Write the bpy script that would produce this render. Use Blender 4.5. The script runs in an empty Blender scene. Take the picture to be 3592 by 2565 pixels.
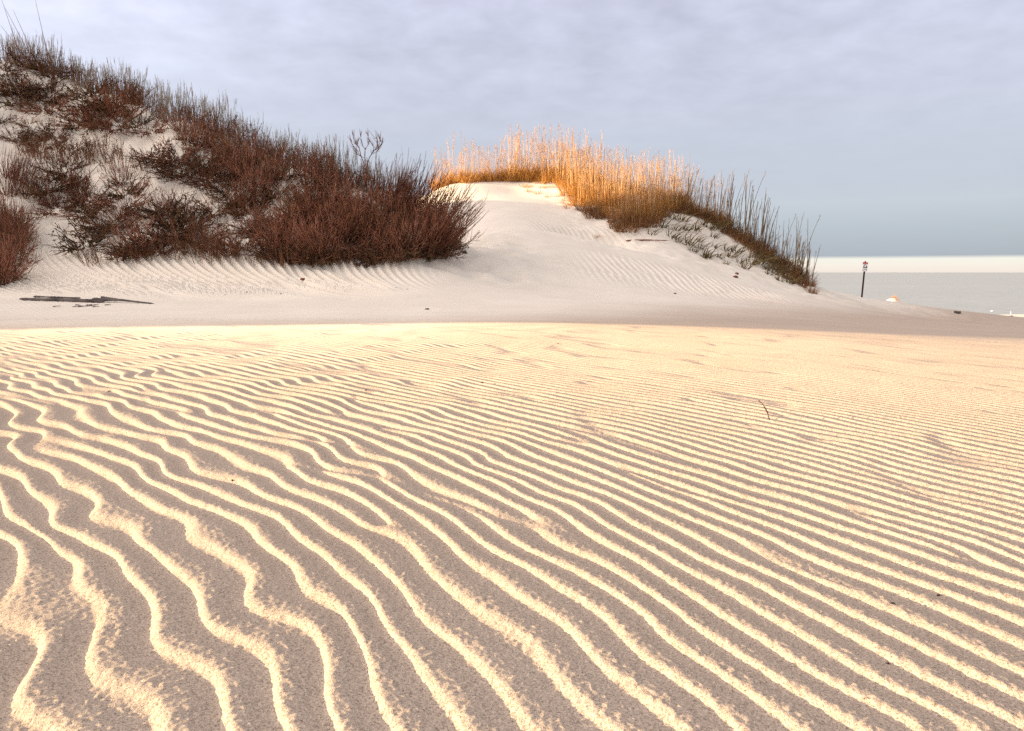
import bpy, math, random
import numpy as np

# ------------------------------------------------------------------ camera
C = bpy.context.scene
F = 2700.0; UC = 1796.0; VC = 1282.5; PITCH = math.radians(6.9); EYE = 0.8
cam_d = bpy.data.cameras.new('camera'); cam = bpy.data.objects.new('camera', cam_d)
C.collection.objects.link(cam)
cam.location = (0, 0, EYE); cam.rotation_euler = (math.pi/2 - PITCH, 0, 0)
cam_d.sensor_width = 36; cam_d.lens = 36*F/3592; cam_d.clip_start = 0.05; cam_d.clip_end = 60000
C.camera = cam
C.render.resolution_x = 1024; C.render.resolution_y = 731

# ------------------------------------------------------------------ light
SUN_EL = math.radians(6.6); SUN_AZ = math.radians(-5.0)      # from the left, a little behind the camera
sun_to = np.array([-math.cos(SUN_EL)*math.cos(SUN_AZ), math.cos(SUN_EL)*math.sin(SUN_AZ), math.sin(SUN_EL)])
sd = bpy.data.lights.new('sun', 'SUN'); sd.energy = 5.0; sd.angle = math.radians(0.5); sd.color = (1.0, 0.745, 0.425)
so = bpy.data.objects.new('sun', sd); C.collection.objects.link(so)
from mathutils import Vector
so.rotation_euler = Vector(sun_to).to_track_quat('Z', 'Y').to_euler()

C.view_settings.view_transform = 'Standard'; C.view_settings.look = 'None'
C.view_settings.gamma = 1; C.view_settings.exposure = 1.6
C.cycles.max_bounces = 5; C.cycles.diffuse_bounces = 3; C.cycles.transparent_max_bounces = 4
C.cycles.use_denoising = False; C.cycles.sample_clamp_indirect = 3.0

W = bpy.data.worlds.new('World'); C.world = W; W.use_nodes = True
nt = W.node_tree; nt.nodes.clear()
class NB:
    def __init__(s, nt): s.nt = nt
    def n(s, t, **k):
        x = s.nt.nodes.new(t)
        for a, b in k.items(): setattr(x, a, b)
        return x
    def l(s, a, b): s.nt.links.new(a, b)
    def inp(s, sock, v):
        if isinstance(v, bpy.types.NodeSocket): s.l(v, sock)
        elif v is not None: sock.default_value = v
    def m(s, op, a, b=None, c=None, clamp=False):
        x = s.n('ShaderNodeMath', operation=op); x.use_clamp = clamp
        s.inp(x.inputs[0], a)
        if b is not None: s.inp(x.inputs[1], b)
        if c is not None: s.inp(x.inputs[2], c)
        return x.outputs[0]
    def ramp(s, v, stops, interp='LINEAR'):
        x = s.n('ShaderNodeValToRGB'); s.inp(x.inputs[0], v); r = x.color_ramp; r.interpolation = interp
        while len(r.elements) > 1: r.elements.remove(r.elements[-1])
        for i, (p, c) in enumerate(stops):
            e = r.elements[0] if i == 0 else r.elements.new(p)
            e.position = p; e.color = (c[0], c[1], c[2], 1)
        return x.outputs[0]
    def mix(s, f, a, b, blend='MIX'):
        x = s.n('ShaderNodeMix', data_type='RGBA', blend_type=blend)
        s.inp(x.inputs[0], f)
        for i, v in ((6, a), (7, b)):
            if isinstance(v, tuple): v = tuple(v) + (1,) if len(v) == 3 else v
            s.inp(x.inputs[i], v)
        return x.outputs[2]
    def sstep(s, v, a, b):
        x = s.n('ShaderNodeMapRange', interpolation_type='SMOOTHSTEP')
        s.inp(x.inputs[0], v); x.inputs[1].default_value = a; x.inputs[2].default_value = b
        return x.outputs[0]
    def noise(s, vec, scale, detail=3, rough=0.5, dist=0.0):
        x = s.n('ShaderNodeTexNoise'); s.inp(x.inputs['Vector'], vec)
        x.inputs['Scale'].default_value = scale; x.inputs['Detail'].default_value = detail
        x.inputs['Roughness'].default_value = rough; x.inputs['Distortion'].default_value = dist
        return x.outputs[0]
def lin(r, g, b):
    f = lambda c: (c/255/12.92) if c/255 <= 0.04045 else ((c/255+0.055)/1.055)**2.4
    return (f(r), f(g), f(b))
def half(r, g, b, k=0.33):
    return tuple(k*c for c in lin(r, g, b))          # exposure +1 doubles it again

b = NB(nt)
tc = b.n('ShaderNodeTexCoord'); sp = b.n('ShaderNodeSeparateXYZ'); b.l(tc.outputs['Generated'], sp.inputs[0])
dx, dy, dz = sp.outputs
sky = b.n('ShaderNodeTexSky', sky_type='NISHITA'); sky.sun_disc = False
sky.sun_elevation = SUN_EL; sky.sun_rotation = math.atan2(sun_to[0], sun_to[1])
skyc = b.mix(1.0, sky.outputs[0], (0.06, 0.06, 0.06), 'MULTIPLY')
# cloud deck: colour by height above the horizon, then streaks and puffs on a flat layer
layer = b.ramp(dz, [(0.0, half(250, 238, 226)), (0.008, half(254, 246, 234)), (0.0165, half(250, 250, 240)), (0.0195, half(176, 186, 198)),
                    (0.05, half(187, 198, 209)), (0.082, half(201, 210, 221)), (0.10, half(199, 207, 221)), (0.17, half(204, 210, 226)), (0.25, half(208, 212, 231)),
                    (0.36, half(210, 212, 235)), (0.6, half(218, 216, 226)), (1.0, half(226, 220, 220))])
den = b.m('ADD', b.m('MAXIMUM', dz, 0.0), 0.20)
cx = b.m('DIVIDE', dx, den); cy = b.m('DIVIDE', dy, den)
cmb = b.n('ShaderNodeCombineXYZ'); b.l(cx, cmb.inputs[0]); b.l(cy, cmb.inputs[1])
n1 = b.noise(cmb.outputs[0], 1.1, 3, 0.5, 0.2)
n2 = b.noise(cmb.outputs[0], 7.0, 5, 0.55, 0.15)
soft = b.m('ADD', b.m('MULTIPLY', n1, 0.45), b.m('MULTIPLY', n2, 0.55))
hi = b.sstep(dz, 0.10, 0.32)
lgt = b.m('MULTIPLY', b.m('SUBTRACT', soft, 0.47), b.m('MULTIPLY_ADD', hi, 0.85, 0.08))
lgt = b.m('ADD', lgt, 1.0)
# brighter to the left (sun side), brighter still behind and overhead
left = b.sstep(dx, -0.05, -0.75)
gain = b.m('ADD', b.m('MULTIPLY', left, b.m('MULTIPLY_ADD', hi, 0.40, 0.12)), 1.0)
back = b.sstep(dy, 0.55, -0.5)
gain = b.m('MULTIPLY', gain, b.m('MULTIPLY_ADD', b.sstep(dx, 0.52, 0.85), -0.5, 1.0))
tot = b.m('MULTIPLY', lgt, gain)
g3 = b.n('ShaderNodeCombineXYZ')
for i in range(3): b.l(tot, g3.inputs[i])
cl = b.mix(1.0, layer, g3.outputs[0], 'MULTIPLY')
cl = b.mix(back, cl, b.mix(1.0, cl, (1.36, 1.30, 1.18), 'MULTIPLY'))
glow = b.sstep(dx, -0.50, -0.92)
cl = b.mix(glow, cl, b.mix(1.0, cl, (3.6, 3.0, 2.3), 'MULTIPLY'))
cl = b.mix(0.07, cl, skyc)
bg = b.n('ShaderNodeBackground'); b.l(cl, bg.inputs[0]); bg.inputs[1].default_value = 1.0
wo = b.n('ShaderNodeOutputWorld'); b.l(bg.outputs[0], wo.inputs[0])
W.cycles_visibility.camera = True

# ------------------------------------------------------------------ terrain
K = 3592/2274.0
def at(u, v, Y):
    """world point seen at display pixel (u, v of a 2274 px wide picture) on the plane y = Y"""
    a = (u*K-UC)/F; q = -(v*K-VC)/F
    d = (a, math.cos(PITCH)+q*math.sin(PITCH), -math.sin(PITCH)+q*math.cos(PITCH))
    t = Y/d[1]
    return (a*t, Y, EYE + d[2]*t)
P = []
for y in (-6, -2, 0, 2, 4, 6, 7.5):                      # foreground, rising a little away from the camera
    for x in (-8, -4, 0, 4, 8):
        P.append((x, y, 0.035*y - (0.036*max(x, 0)*max(y, 0)/7 if y > 0 else 0)))
A = lambda *pts: P.extend(at(*p) for p in pts)
YM = lambda Y: Y+max(Y-20, 0)*0.4
A2 = lambda *pts: P.extend(at(u, v, YM(Y)) for u, v, Y in pts)
A((20, 700, 10.5), (500, 705, 10.5), (1000, 700, 11), (1500, 705, 11), (1900, 725, 11), (2250, 738, 11))
A((0, 672, 13.5), (300, 676, 13.5), (700, 660, 14.5), (1100, 655, 15.5), (1500, 675, 16), (1800, 690, 17), (2200, 722, 17))
A((0, 630, 15.5), (150, 620, 16), (300, 605, 16.4), (450, 600, 16.6), (600, 605, 16.6), (720, 612, 16.6), (850, 605, 17), (950, 595, 17.5))
A((0, 520, 18), (0, 400, 20.2), (0, 280, 22.6), (0, 190, 24.4), (0, 128, 26))
A((120, 560, 17.6), (130, 440, 19.8), (130, 330, 22), (130, 230, 24), (130, 168, 25.4))
A((280, 540, 17.8), (280, 430, 19.8), (280, 330, 21.8), (280, 240, 23.6), (265, 215, 24.4))
A((420, 540, 17.8), (420, 450, 19.4), (420, 360, 21), (410, 275, 22.8))
A((560, 540, 17.8), (560, 450, 19.4), (560, 370, 20.8), (550, 328, 21.9))
A((700, 550, 17.8), (700, 480, 19), (690, 385, 20.8))
A((820, 550, 18), (820, 500, 18.8), (800, 430, 20.2))
A((920, 550, 18.4), (900, 470, 19.8), (980, 520, 19.6), (1010, 545, 19.4))
# behind the left crest
for u, v, Y in ((0, 128, 26), (130, 168, 25.4), (265, 215, 24.4), (410, 275, 22.8), (550, 328, 21.9), (690, 385, 20.8), (800, 430, 20.2), (900, 470, 19.8)):
    x, y, z = at(u, v, Y)
    P.append((x*1.09, y+2.4, z-1.0)); P.append((x*1.22, y+6.0, max(z-3.6, 0.9)*1.0))
# ramp up to the saddle and the right dune
A2((1080, 600, 18.5), (1300, 610, 19.5), (1180, 555, 21.5), (1080, 520, 23), (1200, 500, 25.2), (1100, 480, 26), (1050, 455, 28.5), (1200, 455, 28.8), (1010, 430, 30), (1150, 425, 30.5))
A2((1000, 410, 31.6), (1120, 402, 32), (1240, 398, 32), (1340, 418, 31.4), (1440, 446, 30), (1530, 463, 29))
A2((1600, 498, 28.6), (1680, 545, 28.2), (1750, 598, 28), (1812, 640, 28))
A2((1290, 460, 29), (1330, 500, 27.2), (1300, 536, 24.2), (1400, 520, 25.4), (1450, 500, 26.4), (1500, 540, 25.6), (1600, 560, 26.2), (1400, 570, 22.6), (1550, 600, 23), (1650, 610, 24.2), (1500, 640, 20), (1700, 650, 22), (1300, 650, 17.5))
for u, v, Y in ((1000, 410, 31.6), (1120, 402, 32), (1240, 398, 32), (1340, 418, 31.4), (1440, 446, 30), (1530, 463, 29), (1600, 498, 28.6), (1680, 545, 28.2), (1750, 598, 28)):
    x, y, z = at(u, v, YM(Y))
    P.append((x*1.06, y+2.2, z-0.5)); P.append((x*1.2, y+7, z-2.4))
# right brow that carries the sign
A((1850, 648, 33.5), (1918, 664, 39), (1975, 679, 39), (2060, 690, 40), (2140, 696, 40), (2200, 700, 39), (2274, 707, 37))
A((1918, 680, 27), (2050, 705, 25), (2200, 722, 24), (2400, 722, 30), (2500, 745, 18))
P += [(22, 46, -2.6), (12, 48, -2.2), (32, 44, -2.9), (0, 50, -1.0), (28, 30, -1.2), (24, 15, -0.7), (25, 0, -0.6), (14, -5, -0.2)]
# massif carried on unseen left of the frame, shaped to cast the shadow
P += [(-22, 26, 9.3), (-28, 24, 10.0), (-35, 24, 10.0), (-42, 24, 9.0), (-28, 15, 8.8), (-24, 13.5, 6.0), (-30, 9.0, 6.8), (-36, 7.1, 6.6), (-24, 10, 2.6),
      (-30, 6.3, 3.6), (-36, 4.1, 3.3), (-24, 7.5, 0.8), (-30, 3.2, 0.9), (-36, 0.8, 0.8), (-24, 4, 0.2), (-30, -1, 0.1), (-38, -4, 0.1), (-26, -4, 0), (-14, -4, 0),
      (-15, 8, 0.3), (-18, 12, 0.9), (-15, 12, 0.5), (-20, 16, 3.6), (-16, 3, 0.1),
      (-22, 32, 4.6), (-28, 33, 5.6), (-34, 34, 6.0), (-30, 40, 6.5), (-24, 40, 4.8), (-30, 46, 5.5), (-30, 52, 4.5), (-38, 44, 6.0), (-18, 38, 2.8), (-12, 38, 1.4), (-8, 46, 0.2), (-18, 48, 2.0), (-24, 48, 4.8), (-36, 56, 5.0), (-46, 30, 7), (-46, 6, 4)]
P = np.array(P)
def tps_fit(P, reg=2e-3):
    xy = P[:, :2]; n = len(P)
    r2 = ((xy[:, None]-xy[None])**2).sum(-1); Km = np.where(r2 > 0, 0.5*r2*np.log(r2+1e-12), 0) + np.eye(n)*reg*25
    Q = np.c_[np.ones(n), xy]; M = np.zeros((n+3, n+3)); M[:n, :n] = Km; M[:n, n:] = Q; M[n:, :n] = Q.T
    return np.linalg.solve(M, np.r_[P[:, 2], np.zeros(3)])
wts = tps_fit(P)
GX0, GY0, GS = -52.0, -14.0, 0.4
gnx, gny = 260, 190
gx = GX0+GS*np.arange(gnx); gy = GY0+GS*np.arange(gny)
GXX, GYY = np.meshgrid(gx, gy); G = np.zeros(GXX.shape)
for i in range(len(P)):
    r2 = (GXX-P[i, 0])**2+(GYY-P[i, 1])**2; G += wts[i]*0.5*r2*np.log(r2+1e-12)
G += wts[-3]+wts[-2]*GXX+wts[-1]*GYY
def bicubic(G, x, y):
    x = np.clip(x, 1.001, G.shape[1]-2.01); y = np.clip(y, 1.001, G.shape[0]-2.01)
    ix = np.floor(x).astype(int); iy = np.floor(y).astype(int); fx = x-ix; fy = y-iy
    def w(t): return (-0.5*t+t*t-0.5*t**3, 1-2.5*t*t+1.5*t**3, 0.5*t+2*t*t-1.5*t**3, -0.5*t*t+0.5*t**3)
    wx, wy = w(fx), w(fy); out = 0
    for j in range(4):
        row = 0
        for i in range(4): row = row + wx[i]*G[iy+j-1, ix+i-1]
        out = out+wy[j]*row
    return out
ss = lambda x, a, b_: (lambda t: t*t*(3-2*t))(np.clip((x-a)/(b_-a), 0, 1))
rng = np.random.default_rng(7)
def band_tile(n, size, kx, ky, bw_par, bw_perp, seed):
    """complex narrow-band noise: its phase runs across the ripples and has natural forks"""
    r = np.random.default_rng(seed)
    f = np.fft.fftfreq(n, size/n); FX, FY = np.meshgrid(f, f)
    k0 = math.hypot(kx, ky); ex, ey = kx/k0, ky/k0
    par = FX*ex+FY*ey; perp = -FX*ey+FY*ex
    S = np.exp(-0.5*((par-k0)/bw_par)**2-0.5*(perp/bw_perp)**2)
    S = S*(r.normal(size=S.shape)+1j*r.normal(size=S.shape))
    c = np.fft.ifft2(S); return c/np.sqrt((abs(c)**2).mean())
def sample_tile(c, size, x, y):
    n = c.shape[0]; u = (x/size*n) % n; v = (y/size*n) % n
    i = np.floor(u).astype(int); j = np.floor(v).astype(int); fu = u-i; fv = v-j
    i %= n; j %= n; i1 = (i+1) % n; j1 = (j+1) % n
    return (c[j, i]*(1-fu)+c[j, i1]*fu)*(1-fv)+(c[j1, i]*(1-fu)+c[j1, i1]*fu)*fv
def smooth_noise(n, size, corr, seed):
    r = np.random.default_rng(seed); f = np.fft.fftfreq(n, size/n); FX, FY = np.meshgrid(f, f)
    s = np.fft.ifft2(np.exp(-(FX**2+FY**2)*(math.pi*corr)**2/2)*np.fft.fft2(r.normal(size=(n, n)))).real
    return s/s.std()
# main ripple field
LAM = 0.119
ang = math.radians(68)                       # crest direction: right and towards the camera
mx, my = math.sin(ang), math.cos(ang)        # across the crests, to the right and away
T1 = band_tile(1536, 16.0, mx/LAM, my/LAM, 1.05, 0.95, 11)
WN = smooth_noise(256, 16.0, 1.6, 3); WN2 = smooth_noise(256, 16.0, 1.6, 4); WS = smooth_noise(768, 16.0, 0.17, 5)
WB = smooth_noise(256, 64.0, 5.0, 9); WC = smooth_noise(256, 64.0, 2.2, 10)
# second field: crests running up and down the dune toe
T2 = band_tile(1024, 16.0, 1/0.29, -0.12/0.29, 0.35, 0.35, 21)
T3 = band_tile(1536, 16.0, 1/0.11, 0.5/0.11, 0.8, 0.6, 23)
GR = smooth_noise(1024, 4.0, 0.007, 31)
def prof(ph):
    t = (ph/(2*math.pi)) % 1.0
    xs = np.array([0, .04, .09, .15, .21, .26, .31, .40, .52, .65, .80, .92, 1.0])
    ys = np.array([0, .08, .34, .70, .94, 1.0, .985, .90, .76, .50, .19, .04, 0])
    return np.interp(t, xs, ys)
def base_z(x, y):
    z = bicubic(G, (x-GX0)/GS, (y-GY0)/GS)
    far = np.where(y < 74, -2.6-1.3*ss(y, 46, 74), -3.9-0.3*ss(y, 84, 92)-8*ss(y, 91, 170))
    far = far + 0.25*sample_tile(WB, 64.0, x, y)*ss(y, 45, 55)*(1-ss(y, 70, 80))
    far = np.where(y > 40, far, far*ss(y, 12, 42))
    w = np.maximum(ss(y, 46, 58), np.maximum(ss(x, 34, 48), ss(-x, 40, 50)))
    w = np.maximum(w, ss(-y, 6, 12))
    z = z*(1-w)+far*w
    # small dune beyond the brow
    z = z + 1.9*np.exp(-(((x-29.7)/0.9)**2+((y-60)/2.0)**2))+1.62*np.exp(-(((x-28.1)/0.9)**2+((y-60)/2.0)**2))
    return z
def ripples(x, y):
    r = np.hypot(x, y)
    # turn and stretch the field with distance
    wx = x+0.06*sample_tile(WN, 16, x, y)+0.0145*sample_tile(WS, 16, x, y)*(0.6+1.2*ss(-x, -0.9, 1.0))
    wy = y+0.06*sample_tile(WN2, 16, x, y)
    sm = np.maximum(mx*wx+my*wy, 0); gq = 0.066*np.minimum(sm, 8)**2
    q = sample_tile(T1, 16.0, wx+mx*gq+0.085*np.clip(wy, 0, 9)**2, wy+my*gq)
    amp = np.clip(abs(q)*(3.2-1.2*ss(y, 3.2, 5.5)), 0, 1)
    h = (prof(np.angle(q))-0.4)*amp+0.4
    a = 0.0166*(1-0.20*ss(y, 2.0, 6.5))*(1-0.22*ss(mx*x+my*y, 2.0, 6.0))*(1.08-0.08*ss(y, 1.0, 3.0))
    a = a*(1-0.25*ss(x-0.25*y, 0.2, 1.8)*ss(y, 4.2, 6.8))
    a = a*(1-ss(y, 7.6, 11))*(0.9+0.15*sample_tile(WC, 64, x, y))
    a = a*(1-ss(r, 16, 22))
    z = a*(h-0.4)
    # toe of the left dune and of the right dune
    dt = np.clip(18.0-y, 0, 5)
    q2 = sample_tile(T2, 16.0, 1.30*(x*(1+dt/17)-0.22*dt**2), y)
    h2 = prof(np.angle(q2))*np.clip(abs(q2)*1.6, 0, 1)
    m2 = ss(y, 13.6, 15.6)*(1-ss(y, 17.0, 18.4))*ss(-x, 1.2, 4.0)*(1-ss(-x, 10.5, 13))
    z = z+0.115*m2*h2
    dr_ = np.clip(24.5-y, 0, 8)
    q3 = sample_tile(T2, 16.0, (x*(1+dr_/24)-0.30*dr_)*1.25+5, y)
    h3 = prof(np.angle(q3))*np.clip(abs(q3)*1.6, 0, 1)
    xr = x-(y-21)*0.25
    m3 = ss(y, 18.5, 20.5)*(1-ss(y, 22.4, 24))*ss(xr, 1.0, 3.0)*(1-ss(xr, 7.0, 8.6))
    z = z+0.032*m3*h3
    m4 = np.exp(-((x-2.6)/1.7)**2-((y-27.2)/1.5)**2)
    z = z-0.75*np.exp(-((x-3.0)/1.4)**2-((y-27.0)/0.95)**2)+0.16*np.exp(-((x-2.2)/1.3)**2-((y-25.6)/0.55)**2)
    q4 = sample_tile(T2, 16.0, (x+0.5*y)*1.3, y)
    z = z+0.05*m4*prof(np.angle(q4))
    # faint wind ripples on the smooth shaded flat
    q5 = sample_tile(T3, 16.0, x+0.3*y, y)
    m5 = ss(y, 9, 12)*(1-ss(y, 15.5, 17))*(1-ss(x, -3, 2))
    z = z+0.004*m5*prof(np.angle(q5))
    # lumps and hollows on the vegetated face
    veg = ss(y, 16.8, 18.5)*ss(-x, -1.5, 1.0)*(1-ss(y+0.25*np.minimum(x+8, 0), 22.5, 25.5))
    z = z+veg*(0.055*sample_tile(WC, 64, x*2.3, y*2.3)+0.05*sample_tile(WC, 64, x*7, y*7))
    veg2 = ss(y, 23.5, 25.5)*ss(x, 1.0, 3.0)*(1-ss(x, 16, 20))
    z = z+veg2*(0.025*sample_tile(WC, 64, x*3, y*3)+0.015*sample_tile(WC, 64, x*9, y*9))
    z = z+0.0006*sample_tile(GR, 4.0, x, y)*(1-ss(r, 3, 7))
    return z
def ground_z(x, y):
    x = np.asarray(x, float); y = np.asarray(y, float)
    return base_z(x, y)+ripples(x, y)

th_in = np.radians(np.arange(-43, 43.01, 0.085)); th_out = np.radians(np.arange(44, 317, 1.2))
th = np.r_[th_in, th_out]; nth = len(th)
rs = [0.0, 0.25, 0.5, 0.7, 0.8]; r = 0.8
while r < 3500:
    if r < 9.5: dr = min(max(0.0014*r*r, 0.0025), 0.0125)
    elif r < 36: dr = 0.0125+0.0335*min((r-9.5)/6, 1)
    elif r < 100: dr = 0.05+(r-36)*0.02
    else: dr = r*0.06
    r += dr; rs.append(r)
rs = np.array(rs)
TH, R = np.meshgrid(th, rs)
X = R*np.sin(TH); Y = R*np.cos(TH)
Z = ground_z(X.ravel(), Y.ravel()).reshape(X.shape)
def grid_mesh(name, X, Y, Z, wrap):
    nr, nc = X.shape; me = bpy.data.meshes.new(name)
    co = np.stack([X, Y, Z], -1).reshape(-1, 3).astype(np.float32)
    i = np.arange(nr-1)[:, None]; j = np.arange(nc if wrap else nc-1)[None]; j1 = (j+1) % nc
    q = np.stack([i*nc+j, i*nc+j1, (i+1)*nc+j1, (i+1)*nc+j], -1).reshape(-1, 4)[:, ::-1]
    me.vertices.add(len(co)); me.vertices.foreach_set('co', co.ravel())
    me.loops.add(q.size); me.loops.foreach_set('vertex_index', q.ravel().astype(np.int32))
    me.polygons.add(len(q)); me.polygons.foreach_set('loop_start', np.arange(0, q.size, 4, dtype=np.int32))
    me.polygons.foreach_set('use_smooth', np.ones(len(q), bool))
    me.update(calc_edges=True); return me

def mat(name, fn):
    m = bpy.data.materials.new(name); m.use_nodes = True; m.node_tree.nodes.clear()
    b = NB(m.node_tree); o = b.n('ShaderNodeOutputMaterial'); s = fn(b); b.l(s, o.inputs[0]); return m
def principled(b, col, rough=0.9, spec=0.2, normal=None):
    p = b.n('ShaderNodeBsdfPrincipled')
    if isinstance(col, tuple): col = (*col, 1)
    b.inp(p.inputs['Base Color'], col); b.inp(p.inputs['Roughness'], rough)
    p.inputs['Specular IOR Level'].default_value = spec
    if normal is not None: b.l(normal, p.inputs['Normal'])
    return p
def sand_mat(b):
    g = b.n('ShaderNodeNewGeometry'); pos = g.outputs['Position']
    s = b.n('ShaderNodeSeparateXYZ'); b.l(pos, s.inputs[0])
    wob = b.noise(pos, 0.25, 3)
    d = b.m('ADD', s.outputs[1], b.m('MULTIPLY', b.m('SUBTRACT', wob, 0.5), 5.0))
    coarse = b.sstep(b.m('MULTIPLY_ADD', b.m('MAXIMUM', s.outputs[0], -1.5), -1.3, d), 14.0, 6.0)                      # coarser brown shelly sand in front, fine pale sand on the dunes
    col = b.mix(coarse, (0.80, 0.74, 0.655), (0.50, 0.412, 0.338))
    fine = b.noise(pos, 210, 3, 0.85); mid = b.noise(pos, 60, 3, 0.7); big = b.noise(pos, 1.1, 4, 0.6)
    grain = b.ramp(fine, [(0.32, (0.22, 0.19, 0.18)), (0.42, (0.74, 0.73, 0.72)), (0.5, (1, 1, 1)), (0.59, (1.14, 1.14, 1.14)), (0.70, (1.55, 1.55, 1.55))])
    near = b.sstep(s.outputs[1], 9, 2)
    gm = b.mix(b.m('MULTIPLY_ADD', near, 0.85, 0.12), (1, 1, 1), grain)
    col = b.mix(1.0, col, gm, 'MULTIPLY')
    col = b.mix(1.0, col, b.ramp(big, [(0.3, (0.95, 0.94, 0.93)), (0.7, (1.04, 1.04, 1.04))]), 'MULTIPLY')
    h = b.m('ADD', b.m('MULTIPLY', fine, 0.0032), b.m('MULTIPLY', mid, 0.0012))
    bp = b.n('ShaderNodeBump'); bp.inputs['Distance'].default_value = 1.0
    b.l(h, bp.inputs['Height']); b.l(b.m('MULTIPLY_ADD', b.sstep(s.outputs[1], 11, 3), 0.92, 0.08), bp.inputs['Strength'])
    return principled(b, col, 0.95, 0.15, bp.outputs[0]).outputs[0]
M = {}
M['sand'] = mat('sand', sand_mat)
def link(o, parent=None, col=C.collection):
    col.objects.link(o)
    if parent is not None: o.parent = parent
    return o
me = grid_mesh('sand', X, Y, Z, True); me.materials.append(M['sand'])
ground = link(bpy.data.objects.new('sand_ground', me)); ground['kind'] = 'structure'
ground['label'] = 'rippled pale beach sand rising into dunes'

# ------------------------------------------------------------------ sea
def sea_mat(b):
    g = b.n('ShaderNodeNewGeometry'); pos = g.outputs['Position']
    mp = b.n('ShaderNodeMapping'); b.l(pos, mp.inputs[0]); mp.inputs['Scale'].default_value = (0.25, 1, 1)
    n = b.noise(mp.outputs[0], 0.35, 4, 0.6); n_ = b.noise(mp.outputs[0], 0.02, 3, 0.5)
    bp = b.n('ShaderNodeBump'); bp.inputs['Distance'].default_value = 0.35; bp.inputs['Strength'].default_value = 1.0; b.l(n, bp.inputs['Height'])
    c = b.mix(n_, (0.34, 0.37, 0.39), (0.40, 0.43, 0.44))
    p = principled(b, c, 0.55, 0.5, bp.outputs[0]); p.inputs['IOR'].default_value = 1.33
    return p.outputs[0]
M['sea'] = mat('sea', sea_mat)
ys = np.r_[np.array([88, 100, 130, 180, 260, 400, 700, 1200, 2500, 5000, 10000, 20000, 40000.])]
xs = np.r_[-40000, -10000, -3000, -1000, -300, -100, 0, 100, 300, 1000, 3000, 10000, 40000.]
SX, SY = np.meshgrid(xs, ys); me = grid_mesh('sea', SX, SY, np.full(SX.shape, -4.2), False)
me.flip_normals(); me.materials.append(M['sea'])
sea = link(bpy.data.objects.new('sea', me)); sea['kind'] = 'structure'; sea['label'] = 'calm pale grey sea behind the beach'
#VEG#
# ------------------------------------------------------------------ plant building blocks
def tubes(pts, rad, sides=3):
    N, S, _ = pts.shape
    tan = np.gradient(pts, axis=1); tan /= np.linalg.norm(tan, axis=2, keepdims=True)+1e-9
    ref = np.where(abs(tan[..., 2:3]) > 0.9, np.array([1., 0, 0]), np.array([0, 0, 1.]))
    a = np.cross(tan, ref); a /= np.linalg.norm(a, axis=2, keepdims=True)+1e-9; c = np.cross(tan, a)
    rings = [pts+rad[..., None]*(a*math.cos(k*2*math.pi/sides)+c*math.sin(k*2*math.pi/sides)) for k in range(sides)]
    V = np.stack(rings, 2).reshape(-1, 3)
    n = np.arange(N)[:, None, None]*S*sides; s = np.arange(S-1)[None, :, None]*sides; k = np.arange(sides)[None, None]; k1 = (k+1) % sides
    Fq = np.stack([n+s+k, n+s+k1, n+s+sides+k1, n+s+sides+k], -1).reshape(-1, 4)
    return V, Fq
def ribbons(pts, wid, side):
    """flat blades: pts N,S,3; wid N,S; side N,3"""
    N, S, _ = pts.shape
    V = np.stack([pts-side[:, None]*wid[..., None], pts+side[:, None]*wid[..., None]], 2).reshape(-1, 3)
    n = np.arange(N)[:, None]*S*2; s = np.arange(S-1)[None]*2
    Fq = np.stack([n+s, n+s+1, n+s+3, n+s+2], -1).reshape(-1, 4)
    return V, Fq
def mesh_of(name, pieces, m):
    Vs, Fs, o = [], [], 0
    for V, Fq in pieces: Vs.append(V); Fs.append(Fq+o); o += len(V)
    V = np.concatenate(Vs).astype(np.float32); Fq = np.concatenate(Fs).astype(np.int32)
    me = bpy.data.meshes.new(name); me.vertices.add(len(V)); me.vertices.foreach_set('co', V.ravel())
    me.loops.add(Fq.size); me.loops.foreach_set('vertex_index', Fq.ravel())
    me.polygons.add(len(Fq)); me.polygons.foreach_set('loop_start', np.arange(0, Fq.size, 4, dtype=np.int32))
    me.update(calc_edges=True); me.materials.append(M[m]); return me
def curves(r, n, S, L, spread, up, base_r, bend=(0, 0, 0), curl=0.0, wig=0.0, zb=0.0):
    """n curved stems; returns points, directions"""
    az = r.uniform(0, 2*math.pi, n); sp = r.uniform(*spread, n); ll = r.uniform(*L, n)
    d = np.stack([np.cos(az)*np.sin(sp), np.sin(az)*np.sin(sp), np.cos(sp)*up], -1)
    d /= np.linalg.norm(d, axis=1, keepdims=True)
    rr = base_r*np.sqrt(r.uniform(0, 1, n)); a2 = az+r.normal(0, .5, n)
    b0 = np.stack([np.cos(a2)*rr, np.sin(a2)*rr, np.full(n, zb)], -1)
    t = np.linspace(0, 1, S)[None, :, None]
    out = d*np.array([1, 1, 0]); out /= np.linalg.norm(out, axis=1, keepdims=True)+1e-6
    p = b0[:, None]+d[:, None]*ll[:, None, None]*t+(np.array(bend)[None, None]+curl*r.uniform(.4, 1.2, n)[:, None, None]*np.array([0, 0, 1.]))*ll[:, None, None]*t*t
    if wig:
        w = np.cumsum(r.normal(0, wig, (n, S, 3)), 1)*ll[:, None, None]; w -= w[:, :1]; p = p+w
    return p, ll
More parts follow.
